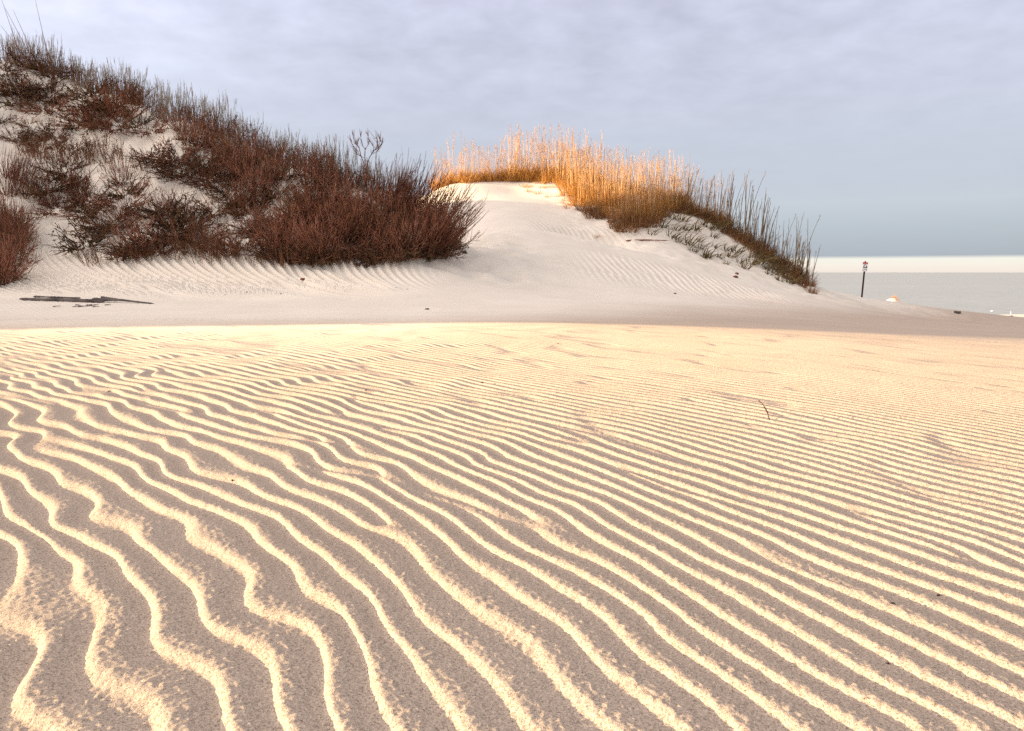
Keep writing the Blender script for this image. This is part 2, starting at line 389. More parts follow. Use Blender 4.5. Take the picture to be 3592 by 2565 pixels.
def twigs(r, p, per, Lr, S=4, ang=0.7, start=.25, upc=.25):
    """side twigs starting on parent curves p"""
    n, Sp, _ = p.shape; idx = np.repeat(np.arange(n), per); t = r.uniform(start, .98, len(idx))*(Sp-1)
    i = np.floor(t).astype(int).clip(0, Sp-2); f = (t-i)[:, None]
    b0 = p[idx, i]*(1-f)+p[idx, i+1]*f; tan = p[idx, i+1]-p[idx, i]; tan /= np.linalg.norm(tan, axis=1, keepdims=True)+1e-9
    d = tan+r.normal(0, ang, tan.shape); d /= np.linalg.norm(d, axis=1, keepdims=True)
    ll = r.uniform(*Lr, len(idx)); s = np.linspace(0, 1, S)[None, :, None]
    return b0[:, None]+d[:, None]*ll[:, None, None]*s+np.array([0, 0, upc])*ll[:, None, None]*s*s+r.normal(0, .03, (len(idx), S, 3))*s*ll[:, None, None]
def taper(n, S, r0, r1): return np.tile(np.linspace(r0, r1, S), (n, 1))
def leafbits(r, p, per, size, start=.3):
    n, S, _ = p.shape; idx = np.repeat(np.arange(n), per); i = r.integers(int(start*S), S, len(idx))
    c = p[idx, i]+r.normal(0, .02, (len(idx), 3)); d = r.normal(0, 1, c.shape); d /= np.linalg.norm(d, axis=1, keepdims=True)
    L = r.uniform(*size, len(idx)); q = np.stack([c, c+d*L[:, None]*.5+[0, 0, .004], c+d*L[:, None]], 1)
    sd_ = np.cross(d, r.normal(0, 1, d.shape)); sd_ /= np.linalg.norm(sd_, axis=1, keepdims=True)+1e-9
    return ribbons(q, L[:, None]*np.array([[.06, .26, .03]]), sd_)

def plant_mat(c1, c2, rough=0.8, trans=0.0, spec=0.15):
    def f(b):
        oi = b.n('ShaderNodeObjectInfo'); g = b.n('ShaderNodeTexCoord')
        n = b.noise(g.outputs['Object'], 3.5, 2)
        k = b.m('ADD', b.m('MULTIPLY', b.sstep(n, .3, .7), .6), b.m('MULTIPLY', oi.outputs['Random'], .4))
        c = b.mix(k, c1, c2); p = principled(b, c, rough, spec)
        if not trans: return p.outputs[0]
        t = b.n('ShaderNodeBsdfTranslucent'); b.l(c, t.inputs[0]); x = b.n('ShaderNodeMixShader'); x.inputs[0].default_value = trans
        b.l(p.outputs[0], x.inputs[1]); b.l(t.outputs[0], x.inputs[2]); return x.outputs[0]
    return f
for k_, a in dict(
    bark=((.075, .027, .016), (.29, .12, .07)), barkred=((.24, .075, .042), (.50, .25, .165)), barkdark=((.022, .011, .009), (.07, .035, .025)), barkpale=((.22, .14, .11), (.32, .22, .17)),  # dark bark stands for the shade inside the shrubs, put into colour
    brownleaf=((.05, .024, .015), (.15, .075, .04), .8, .1), oliveleaf=((.07, .05, .02), (.16, .12, .05), .8, .1),
    weed=((.12, .045, .022), (.36, .17, .085)), rust=((.22, .08, .04), (.34, .14, .075), .8, .15),
    palegrass=((.36, .31, .25), (.52, .46, .38), .8, .25), goldstem=((.52, .31, .14), (.76, .49, .27), .7, .1),
    goldleaf=((.32, .14, .035), (.62, .34, .09), .7, .3), goldseed=((.50, .30, .16), (.68, .44, .28), .8, .2),
    shadeleaf=((.12, .05, .022), (.30, .15, .065), .8, .2), stalk=((.20, .14, .085), (.30, .22, .14)),  # darker versions of the gold stems and leaves, ridge shade put into colour
    tuft=((.07, .05, .02), (.20, .15, .065), .8, .15), drift=((.05, .042, .042), (.20, .17, .16)),
).items(): M[k_] = mat(k_, plant_mat(*a))

def v_thicket(seed, lean=0.0, h=1.0):
    r = np.random.default_rng(seed); ma, mb = [('bark', 'barkred'), ('barkred', 'bark'), ('barkdark', 'barkred'), ('bark', 'weed')][seed % 4]
    p, _ = curves(r, 30, 7, (.45*h, .95*h), (.05, 1.3), 1.0, .30, bend=(lean, 0, 0), curl=.34, wig=.045)
    q = twigs(r, p, 3, (.12, .34), 5, .42, .2, .35); q2 = twigs(r, q, 1, (.06, .16), 4, .5, .2, .3)
    fine, _ = curves(r, 16, 6, (.6*h, 1.05*h), (.0, .5), 1.0, .28, bend=(lean*1.3, 0, 0), curl=.12, wig=.01)
    low, _ = curves(r, 24, 5, (.2, .5), (.9, 1.5), 1.0, .3, curl=.1, wig=.04)
    return [('branches', ma, [tubes(p, taper(30, 7, .013, .005)), tubes(low, taper(24, 5, .012, .006))]),
            ('twigs', mb, [tubes(q, taper(len(q), 5, .0075, .0035)), tubes(q2, taper(len(q2), 4, .005, .003)), tubes(fine, taper(16, 6, .007, .003))]),
            ('leaves', 'oliveleaf' if seed % 2 else 'brownleaf', [leafbits(r, p, 3, (.03, .07), .1), leafbits(r, low, 5, (.04, .09)), leafbits(r, q, 1, (.02, .045))])]
def v_mat(seed, leafm='brownleaf', den=1.0):
    r = np.random.default_rng(seed); n = int(24*den)
    p, _ = curves(r, n, 7, (.3, .8), (1.0, 1.5), 1.0, .30, curl=.10, wig=.03, zb=.03)
    p[..., 2] = np.abs(p[..., 2])+.02
    q = twigs(r, p, 3, (.10, .36), 5, .55, .15, .2); q[..., 2] = np.abs(q[..., 2])
    up, _ = curves(r, 14, 6, (.15, .42), (.1, .8), 1.0, .45, curl=.1, wig=.03)
    ma, mb = [('bark', 'barkred'), ('barkdark', 'bark'), ('bark', 'barkdark')][seed % 3]
    return [('branches', ma, [tubes(p, taper(n, 7, .016, .006)), tubes(up, taper(14, 6, .009, .004))]),
            ('twigs', mb, [tubes(q, taper(len(q), 5, .0085, .004))]),
            ('leaves', leafm, [leafbits(r, p, 7, (.04, .09), .1), leafbits(r, q, 2, (.025, .055), .1), leafbits(r, up, 5, (.02, .05))])]
def v_whip(seed, lean=.35, n=26, h=1.0):
    r = np.random.default_rng(seed)
    p, _ = curves(r, n, 9, (.7*h, 1.25*h), (.15, .9), 1.0, .22, bend=(lean*.2, 0, 0), curl=.5, wig=.008)
    p[..., 0] += lean*np.linspace(0, 1, 9)[None]**1.5*.6
    q = twigs(r, p, 3, (.12, .30), 5, .3, .3, .35)
    return [('branches', 'bark', [tubes(p, taper(n, 9, .011, .004))]), ('twigs', 'bark', [tubes(q, taper(len(q), 5, .0045, .002))])]
def v_weed(seed):
    r = np.random.default_rng(seed)
    p, _ = curves(r, 22, 6, (.25, .62), (.0, .45), 1.0, .30, curl=.05, wig=.015)
    q = twigs(r, p, 3, (.05, .14), 4, .5, .4, .3)
    return [('stems', 'weed', [tubes(p, taper(22, 6, .007, .0035)), tubes(q, taper(len(q), 4, .004, .0025))]),
            ('seed_heads', 'brownleaf', [leafbits(r, p, 6, (.02, .05), .55), leafbits(r, q, 2, (.018, .04), .5)])]
def v_pale(seed, h=1.0, m='palegrass'):
    r = np.random.default_rng(seed)
    p, _ = curves(r, 20, 6, (.5*h, .95*h), (.0, .26), 1.0, .20, bend=(r.uniform(-.12, .10), 0, 0), curl=.02, wig=.006)
    q = twigs(r, p, 5, (.08, .17), 4, .16, .55, .35)
    bl, _ = curves(r, 26, 6, (.3*h, .6*h), (.1, .6), 1.0, .2, curl=-.25, wig=.01)
    s_ = r.normal(0, 1, (26, 3)); s_[:, 2] = 0; s_ /= np.linalg.norm(s_, axis=1, keepdims=True)
    return [('stems', m, [tubes(p, taper(20, 6, .0050, .0022))]), ('seed_heads', m, [tubes(q, taper(len(q), 4, .0028, .0018))]),
            ('blades', m, [ribbons(bl, taper(26, 6, .006, .001), s_)])]
def v_oats(seed, h=1.0, stem='goldstem', leaf='goldleaf', seedm='goldseed', nst=7, nl=60, lh=1.0):
    r = np.random.default_rng(seed)
    p, _ = curves(r, nst, 8, (1.15*h, 2.3*h), (.0, .13), 1.0, .28, bend=(r.uniform(-.03, .05), 0, 0), wig=.005)
    out = [('stems', stem, [tubes(p, taper(nst, 8, .0085, .004))])]
    if seedm:
        q = twigs(r, p, 6, (.08, .20), 4, .22, .76, .0)
        out.append(('seed_heads', seedm, [tubes(q, taper(len(q), 4, .0035, .0025)), leafbits(r, q, 1, (.02, .045), .3)]))
    bl, ll = curves(r, nl, 8, (.5*lh, 1.15*lh), (.05, .75), 1.0, .32, bend=(.06, 0, 0), curl=-.35, wig=.012)
    bl[..., 2] = np.maximum(bl[..., 2], .02)
    s_ = r.normal(0, 1, (nl, 3)); s_[:, 2] *= .2; s_ /= np.linalg.norm(s_, axis=1, keepdims=True)
    out.append(('leaves', leaf, [ribbons(bl, taper(nl, 8, .013, .003), s_)]))
    return out
def v_stalks(seed, n=3, h=1.0, lean=.08):
    r = np.random.default_rng(seed)
    p, _ = curves(r, n, 9, (1.0*h, 2.3*h), (.0, .22), 1.0, .22, bend=(lean, 0, 0), wig=.004)
    q = twigs(r, p, 3, (.06, .16), 4, .25, .72, .1)
    bl, _ = curves(r, 4*n, 6, (.3, .8), (.2, .8), 1.0, .15, curl=-.2, wig=.01)
    s_ = r.normal(0, 1, (4*n, 3)); s_ /= np.linalg.norm(s_, axis=1, keepdims=True)
    return [('stems', 'stalk', [tubes(p, taper(n, 9, .015, .006))]), ('seed_heads', 'stalk', [tubes(q, taper(len(q), 4, .005, .0025))]),
            ('leaves', 'stalk', [ribbons(bl, taper(4*n, 6, .009, .003), s_)])]
def v_tuft(seed, m='tuft', h=1.0, n=22):
    r = np.random.default_rng(seed)
    bl, _ = curves(r, n, 8, (.28*h, .62*h), (.2, .95), 1.0, .10, bend=(.42, 0, 0), curl=-.5, wig=.015)
    bl[..., 2] = np.maximum(bl[..., 2], .015)
    s_ = r.normal(0, 1, (n, 3)); s_[:, 2] *= .3; s_ /= np.linalg.norm(s_, axis=1, keepdims=True)
    return [('blades', m, [ribbons(bl, taper(n, 8, .012, .003), s_)])]
def build(kind, variants):
    return [[(nm, mesh_of(kind+'_'+nm, pcs, m)) for nm, m, pcs in v] for v in variants]
LIB = dict(
    thicket=build('shrub', [v_thicket(100+i, .12*(i-3)) for i in range(8)]),
    mats=build('sprawling_shrub', [v_mat(130+i, 'brownleaf' if i % 3 else 'oliveleaf') for i in range(7)]),
    whip=build('whip_shrub', [v_whip(150+i, .25+.1*i) for i in range(4)]),
    weed=build('dry_weed', [v_weed(170+i) for i in range(6)]),
    pale=build('pale_grass', [v_pale(190+i) for i in range(7)]),
    oats=build('sea_oats', [v_oats(210+i) for i in range(8)]),
    leafy=build('golden_grass', [v_oats(230+i, .72, nst=4, nl=85, lh=.9) for i in range(5)]),
    brown=build('brown_grass', [v_oats(250+i, .42, 'stalk', 'shadeleaf', None, 3, 80, .62) for i in range(5)]),
    stalks=build('sea_oat_stalks', [v_stalks(270+i, 2+i % 3, 1.0, .05*(i % 4)) for i in range(8)]),
    tufts=build('grass_tuft', [v_tuft(290+i) for i in range(7)]),
    ytuft=build('yellow_tuft', [v_tuft(300+i, 'goldleaf', .8, 18) for i in range(4)]),
    rust=build('rust_bush', [[(a, 'rust', c) for a, _, c in v_thicket(310, 0, .9)]]),
)
def ray_hit(u, v, y0=9.0, y1=60.0):
    Yv = np.arange(y0, y1, 0.06); a = (u*K-UC)/F; q = -(v*K-VC)/F
    d = (a, math.cos(PITCH)+q*math.sin(PITCH), -math.sin(PITCH)+q*math.cos(PITCH)); t = Yv/d[1]
    x, z = a*t, EYE+d[2]*t; g = ground_z(x, Yv); i = np.where(g > z)[0]
    if len(i) == 0:
        k = int(np.argmax((g-z)[Yv < 40])); return x[k], Yv[k], g[k], False
    return x[i[0]], Yv[i[0]], g[i[0]], True
PR = random.Random(5)
def inside(poly, x, y):
    c = False; j = len(poly)-1
    for i in range(len(poly)):
        (xi, yi), (xj, yj) = poly[i], poly[j]
        if (yi > y) != (yj > y) and x < (xj-xi)*(y-yi)/(yj-yi)+xi: c = not c
        j = i
    return c
def scatter(poly, n, mind=4):
    xs = [p[0] for p in poly]; ys_ = [p[1] for p in poly]; out = []; tries = 0
    while len(out) < n and tries < n*60:
        tries += 1; x, y = PR.uniform(min(xs), max(xs)), PR.uniform(min(ys_), max(ys_))
        if inside(poly, x, y) and all((x-a)**2+(y-b_)**2 > mind*mind for a, b_ in out): out.append((x, y))
    return out
def along(line, n, off=(0, 0), jit=3):
    seg = [(math.dist(line[i], line[i+1])) for i in range(len(line)-1)]; tot = sum(seg); out = []
    for k in range(n):
        s_ = (k+PR.uniform(.1, .9))/n*tot
        for i, L in enumerate(seg):
            if s_ <= L or i == len(seg)-1: break
            s_ -= L
        f = min(s_/L, 1); a, c = line[i], line[i+1]
        out.append((a[0]+(c[0]-a[0])*f+PR.uniform(-jit, jit), a[1]+(c[1]-a[1])*f+PR.uniform(*off)))
    return out
def plant(kind, name, lib, x, y, label, cat, group=None, sc=1.0, rz=None, tilt=0.0, zs=1.0, variant=None):
    parts = LIB[lib][variant if variant is not None else PR.randrange(len(LIB[lib]))]
    z = float(ground_z(np.array([x]), np.array([y]))[0])-0.03
    rz = PR.uniform(-.5, .5) if rz is None else rz
    r_ = bpy.data.objects.new(name, None); r_.empty_display_size = .1; link(r_)
    r_.location = (x, y, z); r_.scale = (sc, sc, sc*zs)
    e = 0.3; gz = lambda a, c: float(base_z(np.array([a*1.]), np.array([c*1.]))[0])
    nrm = Vector((-(gz(x+e, y)-gz(x-e, y))/(2*e), -(gz(x, y+e)-gz(x, y-e))/(2*e), 1)).normalized()
    upv = Vector((0, 0, 1)).lerp(nrm, tilt).normalized()
    from mathutils import Quaternion
    r_.rotation_mode = 'QUATERNION'; r_.rotation_quaternion = Vector((0, 0, 1)).rotation_difference(upv) @ Quaternion((0, 0, 1), rz)
    r_['label'] = label; r_['category'] = cat; r_['kind'] = 'thing'
    if group: r_['group'] = group
    for nm, me in parts: link(bpy.data.objects.new(nm, me), r_)
    return r_
def fill(pts, name, lib, labels, cat, group, sc=(.8, 1.2), tilt=0.0, rz=None, zs=(1, 1), back=0.0):
    us = sorted(p[0] for p in pts); vs = sorted(p[1] for p in pts); n = len(pts)
    for i, (u, v) in enumerate(pts):
        x, y, z, ok = ray_hit(u, v)
        y += back*PR.random(); L = labels
        if n >= 12:
            k = sum(u > q for q in us)/n; side = ['left end', 'left half', 'middle', 'right half', 'right end'][min(4, int(k*5))]
            lo = ''
            if vs[-1]-vs[0] > 60 and (us[-1]-us[0]) < 3*(vs[-1]-vs[0]): lo = 'upper ' if sum(v > q for q in vs)/n < .5 else 'lower '
            L = labels+', '+lo+side
        assert len(L.split()) <= 16, L
        plant(None, name, lib, x, y, L, cat, group, PR.uniform(*sc), (PR.uniform(*rz) if rz else PR.uniform(0, 6.28)), tilt, PR.uniform(*zs))

CREST = [(0, 120), (100, 150), (200, 188), (300, 224), (400, 262), (500, 300), (600, 338), (700, 378), (800, 418), (900, 460)]
THICK = [(560, 350), (640, 365), (720, 400), (800, 432), (880, 462), (950, 495), (1000, 530), (1010, 552), (980, 566), (900, 578), (800, 580), (700, 580), (620, 575), (560, 545), (530, 480), (530, 400)]
fill(scatter(THICK, 46, 15), 'dune_shrub', 'thicket', 'leafless red-brown shrub in the dense thicket of the left dune', 'shrub', 'shrubs of the dense thicket', (.6, .92), .3)
fill(scatter(THICK, 30, 18), 'sprawling_shrub', 'mats', 'low sprawling brown shrub under the dense dune thicket', 'shrub', 'low shrubs under the thicket', (.7, 1.0), .8)
fill(along([(850, 445), (900, 470), (945, 505), (985, 540), (975, 558), (940, 570)], 24, (-4, 8), 8), 'whip_shrub', 'whip', 'shrub with long curved bare whips at the end of the left dune', 'shrub', 'whip shrubs at the dune end', (.6, 1.0), .2, (-.5, .5))
fill(along([(590, 572), (700, 584), (800, 586), (900, 580), (960, 568), (985, 552)], 22, (-12, 6), 8), 'sprawling_shrub', 'mats', 'low drooping brown shrub along the lower edge of the dense thicket', 'shrub', 'low shrubs at the thicket edge', (.5, .85), .8)
fill(along([(870, 475), (925, 505), (970, 540), (965, 558)], 10, (-4, 10), 8), 'dune_shrub', 'thicket', 'leafless shrub at the right edge of the dense dune thicket', 'shrub', 'edge shrubs of the thicket', (.6, .9), .3)
MID1 = [(90, 400), (180, 375), (300, 400), (380, 460), (470, 520), (540, 545), (530, 570), (430, 560), (330, 565), (310, 580), (230, 585), (180, 560), (165, 520), (80, 460)]
fill(scatter(MID1, 25, 20), 'sprawling_shrub', 'mats', 'sprawling tangled brown shrub mid slope of the left dune', 'shrub', 'sprawling shrubs mid dune', (.75, 1.15), .8)
fill(scatter(MID1, 8, 30), 'dune_shrub', 'thicket', 'upright leafless shrub among sprawling ones above the dune foot', 'shrub', 'upright shrubs mid dune', (.5, .75), .6)
MID2 = [(330, 350), (430, 350), (530, 390), (530, 480), (470, 470), (430, 445), (380, 400)]
fill(scatter(MID2, 14, 17), 'sprawling_shrub', 'mats', 'dark matted shrub just right of the bright bare sand patch', 'shrub', 'matted shrubs beside the bare patch', (.7, 1.05), .8)
MID3 = [(0, 130), (90, 158), (200, 198), (240, 235), (360, 268), (400, 300), (330, 308), (230, 298), (130, 262), (60, 240), (0, 235)]
fill(scatter(MID3, 21, 20), 'sprawling_shrub', 'mats', 'flat brown twig mat just below the left dune crest', 'shrub', 'twig mats below the crest', (.75, 1.15), .9)
MID5 = [(400, 285), (480, 300), (570, 350), (545, 400), (440, 350), (380, 300)]
fill(scatter(MID5, 13, 16), 'dune_shrub', 'thicket', 'short upright red-brown shrub high on the left dune', 'shrub', 'upper slope shrubs', (.5, .75), .4)
fill(scatter([(0, 270), (60, 255), (150, 300), (120, 345), (60, 335), (0, 300)], 9, 16), 'sprawling_shrub', 'mats', 'thin tangled twigs on bare white sand at the left', 'shrub', 'twigs on the white sand', (.45, .7), .9)
fill(scatter([(60, 335), (180, 330), (330, 380), (300, 400), (180, 368), (90, 392)], 12, 20), 'dry_weed', 'weed', 'thin dry weed on bare sand mid slope of the left dune', 'weed', 'weeds on the bare sand', (.8, 1.3), .5)
fill(scatter([(0, 390), (60, 400), (100, 440), (60, 450), (0, 430)], 9, 9), 'whip_shrub', 'whip', 'upright whippy shrub at the left edge above bare sand', 'shrub', 'whip shrubs at the left edge', (.45, .65), .2, (-.6, .6))
fill(scatter([(-15, 485), (20, 490), (40, 530), (35, 580), (15, 625), (-15, 640)], 16, 9), 'dune_shrub', 'thicket', 'leafless shrub at the left picture edge near the dune foot', 'shrub', 'shrubs at the left edge', (.55, .8), .5)
fill(along([(180, 592), (330, 575), (420, 572), (560, 582), (700, 590), (800, 592), (900, 588)], 20, (-8, 4), 8), 'dry_twigs', 'weed', 'dead twigs hanging over ribbed sand at the dune foot', 'twigs', 'dead twigs along the dune foot', (.5, .9), .9)
fill(along(CREST, 40, (2, 16)), 'dry_weed', 'weed', 'upright dry weed with dark seeds along the left dune crest', 'weed', 'weeds along the crest', (.75, 1.2), .1)
fill(along(CREST, 78, (-6, 5)), 'pale_grass_clump', 'pale', 'thin pale grass clump against the sky on the left crest', 'grass', 'pale grass along the crest', (.8, 1.25), 0, (0, 6.28), (1, 1), .6)
x, y, z, _ = ray_hit(268, 262); plant(None, 'rusty_bush', 'rust', x, y, 'single rusty orange bush among brown twigs high on the left dune', 'shrub', None, .85, 0, .2)
x, y, z, _ = ray_hit(292, 232); plant(None, 'rusty_bush', 'rust', x, y, 'smaller rusty orange bush just below the left dune crest', 'shrub', None, .6, 2, .2)

# right dune
CR = [(965, 410), (1000, 408), (1120, 402), (1240, 398), (1340, 420), (1440, 448), (1530, 465)]
fill(along(CR, 84, (-4, 4)), 'sea_oats', 'oats', 'tall golden sunlit sea oats on the right dune crest', 'sea oats', 'golden sea oats on the crest', (.72, 1.05), 0, None, (1, 1), 2.2)
fill(along([(1130, 402), (1180, 400), (1330, 412)], 26, (-2, 6)), 'sea_oats', 'oats', 'extra tall golden sea oats at the highest point of the right dune', 'sea oats', 'tallest golden sea oats', (.9, 1.15), 0, None, (1, 1), 1.0)
fill(along([(1500, 460), (1560, 478), (1620, 508)], 14, (-2, 4)), 'sea_oats', 'oats', 'thinner pale sea oats between golden stand and dark ridge', 'sea oats', 'pale sea oats at the ridge top', (.6, .9), 0)
fill(scatter([(1190, 402), (1260, 402), (1340, 425), (1440, 452), (1510, 468), (1460, 480), (1400, 478), (1330, 452), (1260, 425)], 62, 8), 'sea_oats', 'oats', 'golden sea oats in the densest stand right of lit sand', 'sea oats', 'dense golden sea oats', (.6, .94), 0)
fill(along(CR, 46, (-2, 6)), 'golden_grass', 'leafy', 'leafy golden grass clump at the feet of the sea oats', 'grass', 'golden grass clumps', (.75, 1.15), .1, None, (1, 1), .8)
fill(scatter([(1240, 418), (1340, 440), (1450, 470), (1470, 490), (1400, 500), (1330, 475), (1270, 455)], 34, 10), 'golden_grass', 'leafy', 'orange-brown grass clump on the slope below the dense sea oats', 'grass', 'orange-brown grass clumps', (.7, 1.05), .2)
fill(scatter([(1150, 402), (1240, 410), (1310, 440), (1260, 468), (1215, 440), (1140, 418)], 24, 9), 'yellow_grass_tuft', 'ytuft', 'small yellow tuft on the sunlit sand patch', 'grass tuft', 'yellow tufts on lit sand', (.6, 1.0), .3)
fill(scatter([(1275, 462), (1320, 468), (1370, 490), (1385, 520), (1350, 500), (1300, 480)], 12, 8), 'dark_grass_clump', 'brown', 'dark brown clump in the hollow under the golden grass', 'grass', 'dark clumps in the hollow', (.6, .9), .5)
fill(scatter([(1370, 490), (1420, 478), (1470, 480), (1440, 505), (1385, 528)], 18, 9), 'olive_grass_clump', 'brown', 'olive-brown grass clump on the sand nose left of green tufts', 'grass', 'olive clumps on the sand nose', (.9, 1.4), .3)
SH = [(1500, 462), (1560, 478), (1600, 500), (1680, 548), (1750, 600), (1800, 634)]
fill(along(SH, 48, (-2, 12)), 'brown_grass_clump', 'brown', 'dense brown grass clump on the right dune ridge', 'grass', 'brown clumps along the ridge', (.6, 1.0), .2)
fill(along(SH[2:], 14, (10, 26)), 'brown_grass_clump', 'brown', 'brown grass clump just below the ridge of the right dune', 'grass', 'brown clumps below the ridge', (.5, .85), .4)
fill(along([(1470, 455), (1560, 478), (1600, 500), (1700, 562), (1790, 628)], 58, (-3, 4)), 'sea_oat_stalks', 'stalks', 'tall thin dark stalks against the sky on the right ridge', 'sea oats', 'dark stalks on the ridge', (.6, 1.3), 0, (-.7, .7))
fill(along([(1755, 604), (1800, 632)], 9, (-2, 3)), 'sea_oat_stalks', 'stalks', 'tall leaning dark stalks at the far right tip of the right dune', 'sea oats', 'dark stalks at the dune tip', (.9, 1.25), 0, (-.4, .4))
fill(along([(1620, 515), (1700, 565)], 7, (-2, 3)), 'sea_oat_stalks', 'stalks', 'extra tall dark stalks midway down the ridge of the right dune', 'sea oats', 'tallest dark stalks', (1.2, 1.5), 0, (-.4, .4))
FT = [(1450, 490), (1540, 475), (1620, 520), (1680, 572), (1715, 605), (1640, 598), (1560, 575), (1480, 545), (1440, 520)]
fill(scatter(FT, 32, 14), 'grass_tuft', 'tufts', 'grey-green grass tuft on the shaded face of the right dune', 'grass tuft', 'grey-green tufts on the dune face', (.9, 1.9), .5, (-.5, .5))
fill(scatter([(1680, 560), (1740, 600), (1795, 632), (1750, 635), (1700, 610)], 18, 8), 'grass_tuft', 'tufts', 'grass tuft on the sand close under the low end of the ridge', 'grass tuft', 'tufts near the ridge end', (.8, 1.4), .5, (-.5, .5))
x, y, z, _ = ray_hit(1322, 527); plant(None, 'grass_tuft', 'ytuft', x, y, 'lone small straw tuft at the lip of the hollow', 'grass tuft', None, .7, 0, .3)
# ------------------------------------------------------------------ single things
def tag(o, label, cat, group=None):
    o['label'] = label; o['category'] = cat
    if group: o['group'] = group
    o['kind'] = 'thing'
    return o
def empty(name, loc):
    o = bpy.data.objects.new(name, None); o.location = loc; o.empty_display_size = .1; return link(o)
def flatmat(name, c, rough=.7, var=.25):
    def f(b):
        g = b.n('ShaderNodeTexCoord'); n = b.noise(g.outputs['Object'], 9, 4, .65)
        return principled(b, b.mix(n, tuple(v*(1-var) for v in c), tuple(min(1, v*(1+var)) for v in c)), rough, .25).outputs[0]
    M[name] = mat(name, f)
for nm, c in (('postwood', (.035, .012, .012)), ('signred', (.42, .05, .06)), ('signwhite', (.80, .80, .82)), ('signblack', (.02, .02, .025)), ('signgrey', (.22, .22, .24)),
              ('signpink', (.75, .45, .45)), ('pebble', (.05, .035, .035)), ('rededge', (.16, .05, .03)), ('float', (.85, .84, .80)), ('woodgrey', (.10, .085, .08)), ('weedclump', (.03, .022, .02))):
    flatmat(nm, c)
def boxes(name, m, items, parent=None, bev=0.0):
    V, Fq, o = [], [], 0
    for (x0, x1, y0, y1, z0, z1) in items:
        V += [(x0, y0, z0), (x1, y0, z0), (x1, y1, z0), (x0, y1, z0), (x0, y0, z1), (x1, y0, z1), (x1, y1, z1), (x0, y1, z1)]
        Fq += [[i+o for i in q] for q in ((0, 3, 2, 1), (4, 5, 6, 7), (0, 1, 5, 4), (1, 2, 6, 5), (2, 3, 7, 6), (3, 0, 4, 7))]; o += 8
    me = bpy.data.meshes.new(name); me.from_pydata(V, [], Fq); me.materials.append(M[m]); ob = link(bpy.data.objects.new(name, me), parent)
    if bev: md = ob.modifiers.new('bevel', 'BEVEL'); md.width = bev; md.segments = 2
    return ob
def poly(name, m, outlines, y, parent, th=.002):
    V, Fc, o = [], [], 0
    for pts in outlines:
        n = len(pts); V += [(x, y-th, z) for x, z in pts]+[(x, y, z) for x, z in pts]
        Fc.append([i+o for i in range(n)]); Fc.append([i+o+n for i in reversed(range(n))])
        Fc += [[o+i, o+(i+1) % n, o+n+(i+1) % n, o+n+i][::-1] for i in range(n)]; o += 2*n
    me = bpy.data.meshes.new(name); me.from_pydata(V, [], Fc); me.materials.append(M[m]); return link(bpy.data.objects.new(name, me), parent)
# beach sign
x, y, z, _ = ray_hit(1913, 665.5, 36, 50)
sg = tag(empty('beach_sign', (x, y, z-.1)), 'small sign with red header and white notice on a thin dark leaning post', 'sign')
sg.rotation_euler = (0, math.radians(2.6), 0)
boxes('post', 'postwood', [(-.033, .033, -.03, .03, -.3, 1.98)], sg, .004)
cap = boxes('post_cap', 'signred', [(-.026, .026, -.028, .028, 1.984, 2.02)], sg, .006)
hd = boxes('header_plate', 'signred', [(-.13, .13, -.042, -.033, 1.855, 1.955)], sg, .003)
boxes('header_lettering', 'signpink', [(-.105+.036*i, -.105+.036*i+(.026 if i % 2 else .020), -.0455, -.043, 1.888, 1.922) for i in range(6)], hd)
pn = boxes('notice_panel', 'signwhite', [(-.12, .12, -.042, -.033, 1.50, 1.84)], sg, .003)
poly('black_symbols', 'signblack', [[(-.085, 1.74), (-.03, 1.74), (-.03, 1.80), (-.07, 1.80)], [(.055, 1.68), (.105, 1.66), (.10, 1.74), (.07, 1.80), (.055, 1.80)], [(-.115, 1.655), (-.075, 1.66), (-.075, 1.72), (-.09, 1.73)], [(-.11, 1.53), (-.085, 1.53), (-.075, 1.59), (-.10, 1.58)], [(.075, 1.55), (.095, 1.55), (.09, 1.63), (.078, 1.63)]], -.043, pn)
poly('grey_symbols', 'signgrey', [[(-.072, 1.66), (.05, 1.66), (.05, 1.725), (-.055, 1.725)], [(-.06, 1.575), (.065, 1.575), (.055, 1.60), (-.05, 1.60)]], -.043, pn)

